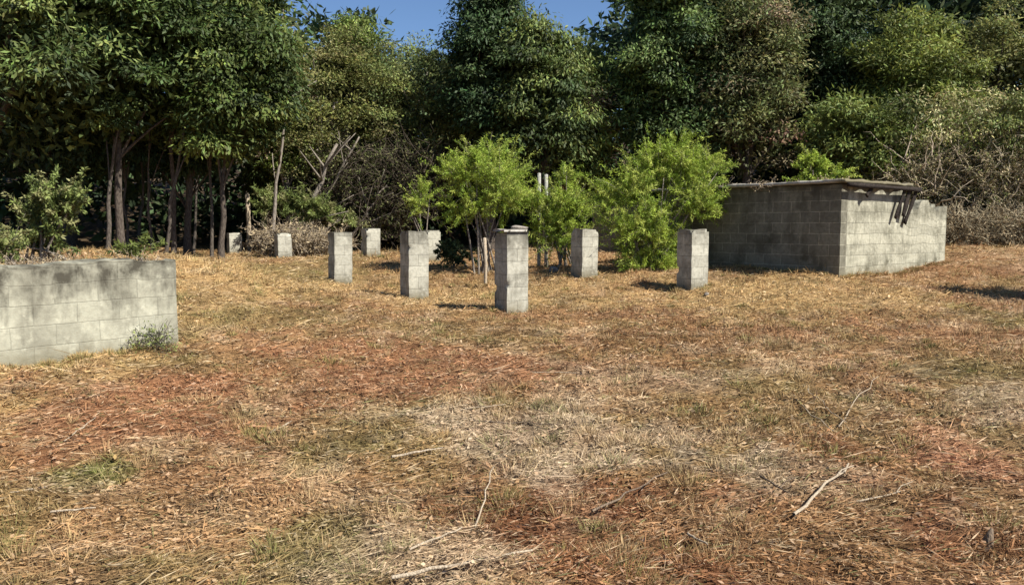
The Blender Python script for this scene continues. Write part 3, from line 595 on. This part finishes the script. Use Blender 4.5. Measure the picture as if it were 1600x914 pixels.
tree('vine_draped_tree', 1500, 21.6, 4.3, (2.1, .9, 1.25), 'mixed', 'low straw and green vine-draped tree above the dry brush, right', 126, ncl=60, cr=.45, per=70, ll=.13, lw=.04, droop=.9, tr=.07, stems=3, bk=M_PALEBARK, low=-.95)
tree('vine_draped_tree', 1590, 21.2, 4.1, (1.5, .9, 1.3), 'olive', 'olive vine-draped tree hanging over the dry brush at the right edge', 127, ncl=48, cr=.45, per=90, ll=.13, lw=.045, droop=.9, tr=.07, stems=2, bk=M_PALEBARK, low=-.95)
tree('broadleaf_tree', 425, 25.8, 3.9, (1.05, .9, 2.0), 'mango', 'low green tree with drooping leaves behind the pale post, left of the leaning trunks', 128, ncl=55, cr=.45, per=150, ll=.17, lw=.055, droop=1.1, tr=.06, low=-.95)
tree('broadleaf_tree', 90, 20.6, 3.9, (2.6, 1.2, 1.5), 'dark', 'dark low boughs drooping into the shade under the leftmost canopy', 129, ncl=60, cr=.5, per=110, ll=.2, lw=.06, droop=1.2, tr=.07, low=-.95)
tree('broadleaf_tree', 300, 21.8, 3.9, (1.6, 1.1, 1.3), 'dark', 'dark low boughs drooping among the thin trunks right of the dark canopy centre', 140, ncl=45, cr=.45, per=110, ll=.2, lw=.06, droop=1.2, tr=.06, low=-.95)

# far wood behind: one mass
def forest():
    g = np.random.default_rng(77); cl = []
    n = 3000; x = g.uniform(-48, 52, n); y = 27.5+g.random(n)**1.5*24
    cols = sstep(-15, -6, -np.abs(x)*0+(-x))   # left side comes nearer
    y = y-4*sstep(8, 14, -x)-2.5*sstep(8, 14, x)
    gz = H(x, y, False); top = 1.6+(357-85)/F*y*np.ones(n)
    left = sstep(7, 10, -x)*6.5; right = sstep(3, 7, x)*5
    top = top+(left+right)-1.2*fbm(x*.35, y*.35, 5, 2)
    z = gz+.3+(top-gz-.3)*g.random(n)**1.15
    cc = np.c_[x, y, z]; crs = g.uniform(.8, 1.5, n)
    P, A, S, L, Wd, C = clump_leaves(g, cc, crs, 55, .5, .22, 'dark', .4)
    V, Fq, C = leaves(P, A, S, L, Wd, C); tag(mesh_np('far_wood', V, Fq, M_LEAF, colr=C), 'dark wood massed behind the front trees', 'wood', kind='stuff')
forest()

# ------------------------------------------------------------ shrubs
def shrub(name, px, pb, Y, parts, pal, label, seed, stems=5, bk=None, cat='shrub', ll=.07, lw=.0115, dens=1., base_r=.012, group=None, stemr=.03, spread=.2):
    """feathery shrub; parts: (px, py, rx, rz, sprays) lobes of the crown"""
    g = np.random.default_rng(seed); b = at(px, pb, Y); zb = hz(b.x, Y); e = empty(name, (b.x, Y, zb), label, cat, group)
    T = TubeMesh(); Pl = []; org = np.array((b.x, Y, zb))
    for (lx, ly, rx, rz_, ns) in parts:
        c = np.array(at(lx, ly, Y))-org; ax = rx/F*Y; az = rz_/F*Y; ax *= .9; az *= .86
        for _ in range(max(2, stems//len(parts)+1)):
            o = np.array((g.normal(0, spread), g.normal(0, spread*.7), -.1)); t = c+g.normal(0, .3, 3)*np.array((ax, ax*.8, az))
            T.tube(bez(o, o*.6+t*.35+np.array((0, 0, .2)), t, 8), np.linspace(stemr, .008, 8), 6, .06, g)
        ns = int(ns*dens*.66); sub = rdir(7, g)*np.array((ax, ax*.85, az))*.62
        d = rdir(ns, g); s = c+sub[g.integers(0, 7, ns)]+d*(g.random(ns)**.5)[:, None]*np.array((ax, ax*.85, az))*.42
        dr = unit(d*.6+(s-c)/np.linalg.norm((ax, az))*.9+np.array((0, 0, .6))+rdir(ns, g)*.45); Ls = g.uniform(.2, .75, ns)*min(1.3, max(.5, az/.75))*np.where(g.random(ns) < .15, 1.7, 1.1)
        for k in range(ns):
            en = s[k]+dr[k]*Ls[k]; md = (s[k]+en)/2+np.array((0, 0, .05)); en = en-np.array((0, 0, .05))
            q = bez(s[k], md, en, 5)
            if k % 3 == 0: T.tube(q, np.linspace(base_r*.5, .002, 5), 3)
            m = 64; f = g.random(m)[:, None]; pt = s[k]*(1-f)**2+2*md*f*(1-f)+en*f*f
            A = unit(dr[k]*.45+rdir(m, g)*1.0+np.array((0, 0, -.15)))
            Pl.append((pt+rdir(m, g)*.02, A, k))
    P = np.concatenate([q[0] for q in Pl]); A = np.concatenate([q[1] for q in Pl]); n = len(P)
    p = PAL[pal]; bc = p[g.integers(0, len(p), len(Pl))]*g.uniform(.75, 1.2, len(Pl))[:, None]; C = np.repeat(bc, 64, 0)*g.uniform(.65, 1.35, n)[:, None]
    S = unit(np.cross(A, rdir(n, g)))
    V, Fq, C = leaves(P, A, S, ll*g.uniform(.5, 1.4, n), lw*g.uniform(.7, 1.5, n), C)
    mesh_np('foliage', V, Fq, M_LEAF, e, colr=C); T.build('stem', bk or M_PALEBARK, e); return e
shrub('feathery_shrub', 762, 425, 18.2, [(760, 285, 62, 52, 330), (722, 287, 34, 40, 140), (790, 315, 42, 40, 180), (755, 255, 36, 32, 110), (735, 330, 46, 24, 110)], 'bright',
      'large bright feathery green shrub on thin stems behind the nearest pillar', 201, stems=6, spread=.12)
shrub('feathery_shrub', 873, 405, 18.1, [(878, 322, 42, 34, 190), (850, 345, 26, 38, 120), (840, 318, 22, 14, 50), (868, 362, 40, 38, 190), (895, 345, 30, 40, 110), (882, 282, 16, 20, 40)], 'bright',
      'green shrub reaching the ground between the white pipes and the pale pillar', 202, stems=7)
shrub('feathery_shrub', 1012, 440, 16.5, [(1045, 275, 72, 42, 340), (980, 310, 54, 46, 260), (1060, 325, 62, 44, 280), (1010, 385, 50, 45, 300), (1008, 420, 46, 22, 240), (1058, 240, 30, 26, 80), (1110, 262, 28, 28, 80), (1000, 350, 60, 40, 220)], 'bright',
      'biggest bright green shrub, bushy to the ground between the pale pillar and cistern', 203, stems=10)
shrub('feathery_shrub', 652, 385, 21.5, [(659, 308, 20, 26, 75), (648, 330, 14, 14, 25)], 'bright', 'small wispy shrub on two thin stems left of the large feathery shrub', 204, stems=3)
shrub('leafy_bush', 62, 400, 11.8, [(75, 318, 32, 26, 90), (62, 350, 28, 28, 80), (108, 322, 15, 10, 24), (48, 382, 34, 14, 60)], 'weedy', 'yellow-green leafy bush behind the left block wall', 205, stems=7, ll=.07, lw=.024, dens=1.15)
shrub('leafy_bush', 5, 405, 10.5, [(2, 385, 32, 18, 60), (-30, 380, 30, 22, 50)], 'weedy', 'low green weeds on the wall top at the left edge', 206, stems=4, ll=.06, lw=.02)
shrub('leafy_bush', 1270, 300, 19.5, [(1268, 262, 20, 18, 60), (1300, 275, 22, 14, 45), (1265, 290, 40, 18, 70)], 'bright', 'small bright bush peeking over the cistern roof', 207, stems=3, lw=.022)
shrub('leafy_bush', 480, 360, 23.5, [(478, 328, 44, 22, 150), (524, 340, 28, 16, 80), (432, 318, 30, 24, 110)], 'weedy', 'low green bush above the pale brush heap', 208, stems=4, lw=.025, ll=.12)
shrub('leafy_bush', 715, 415, 19.3, [(712, 398, 28, 14, 70)], 'dark', 'low dark weed clump right of the second front pillar', 209, stems=2, ll=.08, lw=.03)
shrub('leafy_bush', 215, 402, 10.8, [(212, 400, 20, 6, 22)], 'light', 'small green weed clump behind the right half of the left wall', 210, stems=2, ll=.07, lw=.015)

def brush(name, px, Y, lobes, mat, label, seed, n=600, ln=1.2, r=.008, kindcat='brush', leafy=0, up=.6, pal='dry', fs=1.):
    """tangled bare stems; lobes: (px,py,rx,rz)"""
    g = np.random.default_rng(seed); x0 = (px-800)/F*Y; zb = hz(x0, Y); e = empty(name, (x0, Y, zb), label, kindcat); org = np.array((x0, Y, zb)); T = TubeMesh(); LP = []
    for (lx, ly, rx, rz_, dep, wt) in lobes:
        c = np.array(at(lx, ly, Y))-org; ax, az = rx/F*Y, rz_/F*Y
        for _ in range(int(n*wt)):
            s = c+g.uniform(-1, 1, 3)*np.array((ax, dep, az)); s[2] = max(s[2]-ln*.3, -.05)
            d = unit(g.normal(size=3)*np.array((1, 1, .7))+np.array((0, 0, up))); L = ln*g.uniform(.4, 1.2)
            m = s+d*L*.5+np.array((0, 0, .12*L)); t = s+d*L-np.array((0, 0, .18*L*g.random()))
            q = bez(s, m, t, 6); q[1:] += g.normal(0, .035*L, (5, 3)); r0 = r*g.uniform(.5, 1.8); T.tube(q, np.linspace(r0, r0*.25, 6), 3)
            if g.random() < .7:
                j = g.integers(1, 5); dd = unit(d+g.normal(0, .7, 3)); T.tube([q[j], q[j]+dd*L*.2+g.normal(0, .02, 3), q[j]+dd*L*.42], [r0*.6, r0*.4, r0*.15], 3)
            if leafy:
                f = g.random((leafy, 1)); LP.append(s*(1-f)**2+2*m*f*(1-f)+t*f*f+g.normal(0, .04, (leafy, 3)))
    T.build('stem', mat, e)
    if leafy:
        P = np.concatenate(LP); k = len(P); p = PAL[pal]; C = p[g.integers(0, len(p), k)]*g.uniform(.6, 1.3, k)[:, None]; A = rdir(k, g)
        V, Fq, C = leaves(P, A, unit(np.cross(A, rdir(k, g))), g.uniform(.06, .16, k)*fs, g.uniform(.02, .05, k)*fs, C); mesh_np('foliage', V, Fq, M_DRY, e, colr=C)
    return e
brush('dry_brush', 1480, 22, [(1480, 280, 85, 55, .9, .6), (1415, 292, 50, 40, .8, .4)], M_TWIG, 'tall tangle of pale bare vines and twigs behind the cistern end', 301, n=1100, ln=1.1, r=.012, leafy=24, pal='mixed', fs=.8)
brush('dry_brush', 1580, 21.5, [(1570, 300, 70, 70, 1.0, .6), (1555, 265, 60, 35, .8, .4)], M_TWIG, 'grey-brown dry brush at the right edge below the olive tree', 302, n=1000, ln=1.0, r=.012, leafy=22, pal='mixed', fs=.8)
brush('dry_brush', 1540, 20.5, [(1545, 350, 90, 26, .6, 1.)], M_TWIG, 'low grey dead weeds along the far edge of the clearing, right', 303, n=1100, ln=.6, r=.008, leafy=10, pal='dry', fs=.7)
brush('bare_thicket', 600, 25, [(600, 275, 85, 50, 1.0, .7), (560, 320, 70, 40, .8, .3)], M_DTWIG, 'dark brown tangle of bare branches under the olive trees, left of centre', 304, n=1500, ln=1.3, r=.012, leafy=8, pal='brownish')
brush('brush_heap', 460, 22.3, [(490, 368, 42, 7, .7, .6), (432, 364, 26, 10, .6, .4)], M_STICK, 'heap of pale cut brush behind the short broken pillar', 305, n=800, ln=.7, r=.008, up=.15, leafy=7)
brush('dead_sapling', 1040, 17, [(1140, 295, 20, 12, .2, 1.)], M_TWIG, 'few bare twigs beside the left end of the cistern roof', 306, n=30, ln=.5, r=.006)
# leaning bare trunks left of centre
for k, (pa, pb_, Y, r, lb) in enumerate(((( 462, 345), (528, 225), 23.5, .10, 'thick pale leaning trunk left of centre, in front of the dark thicket'),
     ((470, 338), (560, 215), 24, .06, 'thinner pale trunk leaning beside the thick one'), ((430, 340), (452, 130), 22.2, .06, 'nearly upright pale bare trunk with vines, left of the leaning ones'),
     ((540, 350), (600, 290), 24.2, .05, 'short low leaning branch in the dark thicket'))):
    a = np.array(at(*pa, Y)); b = np.array(at(*pb_, Y)); zb = hz(a[0], Y); a[2] = min(a[2], zb+1); T = TubeMesh(); g = np.random.default_rng(400+k)
    a0 = np.array((a[0]-.15, Y, zb-.2)); pts = bez(a0, (a0+b)/2+np.array((-.1, 0, .1)), b, 10); pts[1:, :] += g.normal(0, .03, (9, 3)); T.tube(pts-a0, np.linspace(r, r*.4, 10), 8, .08, g)
    for j in range(7):
        f = g.integers(3, 9); s = pts[f]-a0; dd = unit(np.array((g.normal(.2, .7), g.normal(0, .5), g.uniform(.3, 1)))); T.tube(bez(s, s+dd*.4, s+dd*g.uniform(.7, 1.4)+np.array((.1, 0, -.1)), 5), np.linspace(r*.4, .01, 5), 5)
    o = T.build('leaning_trunk', M_PALEBARK, loc=tuple(a0)); tag(o, lb, 'tree trunk')

# ------------------------------------------------------------ shade tree just outside the frame on the right (its shadow lies on the grass)
xs, ys = 9.75, 12.5
tree('small_tree', 800+xs/ys*F, ys, hz(xs, ys)+2.2, (.85, .55, .5), 'mango', 'small tree beyond the right edge whose shadow falls on the grass', 500, ncl=26, cr=.35, per=90, ll=.14, lw=.06, tr=.05)

# ------------------------------------------------------------ small things
ROCKS = [(97, 400, 9.2, (.15, .13, .15), M_DARK, 'black lump of stone on the bank above the left wall'), (122, 398, 9.3, (.12, .1, .14), M_ROCK, 'grey-brown rock right of the black stone above the wall'),
 (150, 396, 9.3, (.16, .12, .12), M_ROCK, 'wide flat rock, middle one above the left wall'), (180, 398, 9.5, (.13, .1, .11), M_ROCK, 'small rock at the right end of the row above the wall'),
 (70, 402, 9.0, (.12, .1, .10), M_ROCK, 'low pale rock left of the black stone above the wall'), (1105, 449, 13.4, (.06, .05, .04), M_ROCK, 'small stone at the foot of the pillar nearest the cistern'),
 (982, 428, 16.6, (.16, .13, .1), M_DARK, 'dark stone at the left foot of the biggest green shrub'), (864, 422, 17.2, (.13, .1, .08), M_ROCK, 'mossy stone in front of the green shrub by the pale pillar')]
for k, (px, py, Y, rd, m, lb) in enumerate(ROCKS):
    o = rock_mesh('rock', rd, 600+k, m); x = (px-800)/F*Y; o.location = (x, Y, hz(x, Y)+rd[2]*.55); o.rotation_euler = (0, 0, k*1.3); tag(o, lb, 'rock')
STK = [((-20, 787), (75, 772), .010, 0, 'pale straight stick lying at the left edge of the photo', .012), ((612, 914), (832, 879), .012, 0, 'long pale stick at the bottom centre', .03),
 ((640, 868), (722, 842), .008, 0, 'slender tan stalk above the long pale stick', .03), ((742, 832), (772, 772), .007, 0, 'thin stem standing slanted near the bottom centre', .14),
 ((925, 808), (1042, 752), .008, 1, 'long dark twig right of centre in the rusty patch', .03), ((1240, 812), (1325, 745), .012, 0, 'thick whitish forked stick at lower right', .05),
 ((1188, 750), (1232, 792), .008, 1, 'dark short stick just left of the whitish forked stick', .05), ((1338, 792), (1420, 778), .007, 0, 'pale thin stick right of the forked stick', .02),
 ((612, 720), (692, 711), .011, 0, 'short whitish stick on the grey straw, centre left', .02), ((422, 684), (456, 668), .012, 0, 'small light wood piece in the olive patch on the left', .02),
 ((1240, 622), (1302, 690), .006, 0, 'thin pale stalk slanting down right above the dark rust patch', .05), ((1310, 672), (1372, 600), .006, 0, 'thin pale stalk slanting up right beside the olive patch', .05),
 ((1262, 612), (1322, 676), .006, 0, 'second parallel stalk right of the other slanting one', .05), ((1075, 842), (1105, 868), .009, 0, 'short pale twig near the bottom right of centre', .03),
 ((680, 650), (790, 640), .007, 0, 'long pale stalk on the upper edge of the grey straw', .02), ((740, 662), (880, 674), .007, 1, 'dark twig lying across the grey straw in the centre', .02),
 ((80, 808), (150, 808), .008, 0, 'pale stalk below the stick at the left edge', .02), ((830, 585), (905, 590), .006, 0, 'far pale stalk beyond the rust patch', .02),
 ((100, 695), (150, 665), .006, 0, 'thin stalk in the left rusty patch', .03), ((560, 790), (640, 800), .006, 1, 'dark stalk left of the slanted stem', .02)]
for k, (a, b, r, dk, lb, lift) in enumerate(STK):
    ax, ay = gp(*a); bx, by = gp(*b); g = np.random.default_rng(700+k); za, zb = hz(ax, ay), hz(bx, by)
    r *= .85; A_ = np.array((ax, ay, za+r+.012)); B_ = np.array((bx, by, zb+r+.012+lift)); T = TubeMesh(); c = (A_+B_)/2
    pts = A_+(B_-A_)*np.linspace(0, 1, 8)[:, None]; ln_ = np.linalg.norm(B_-A_); pts[1:-1] += g.normal(0, .014*ln_, (6, 3))*np.array((1, 1, .4)); pts[:, 2] += .008
    T.tube(pts-c, np.linspace(r, r*.55, 8)*1.0, 7, .12, g)
    if 'forked' in lb:
        s = pts[5]-c; T.tube([s, s+np.array((.05, .04, .03)), s+np.array((.13, .06, .05))], [r*.7, r*.5, r*.3], 6)
    o = T.build('stick', M_DSTICK if dk else M_STICK, loc=tuple(c)); tag(o, lb, 'stick')
# dark stump at the lower right
x, y = gp(1545, 852); T = TubeMesh(); T.tube([(0, 0, -.05), (.0, 0, .03), (.012, 0, .085)], [.035, .026, .006], 6, .25)
tag(T.build('stump', M_DSTICK, loc=(x, y, hz(x, y))), 'small dark pointed stump at the lower right', 'stump')
# dry weeds along the top of the left wall
brush('dead_weed_heap', 160, 9.6, [(165, 408, 80, 6, .25, .6), (60, 408, 50, 6, .25, .4)], M_STICK, 'dead weeds and debris heaped behind the top of the left wall', 310, n=300, ln=.2, r=.004, up=.3, leafy=4, fs=.4)
brush('dead_weed', 215, 8.3, [(235, 528, 30, 16, .12, 1.)], M_MIDBARK, 'dry grey weed growing at the foot of the left wall near its right end', 311, n=110, ln=.26, r=.003, up=.8, leafy=5, pal='weedy', fs=.35)
brush('dead_vine_tangle', 1560, 20.9, [(1560, 290, 60, 36, .5, .5), (1455, 275, 50, 60, .4, .3), (1590, 330, 40, 20, .4, .2)], M_STICK, 'pale thick dead vines arching over the dry brush at the right edge', 312, n=90, ln=1.3, r=.015, up=.9)
brush('roof_weeds', 1270, 15.9, [(1240, 286, 60, 3, .3, .6), (1300, 283, 30, 3, .2, .4)], M_STICK, 'dry weeds and twigs lying on the cistern roof', 313, n=170, ln=.22, r=.005, up=.1, leafy=5, fs=.5)
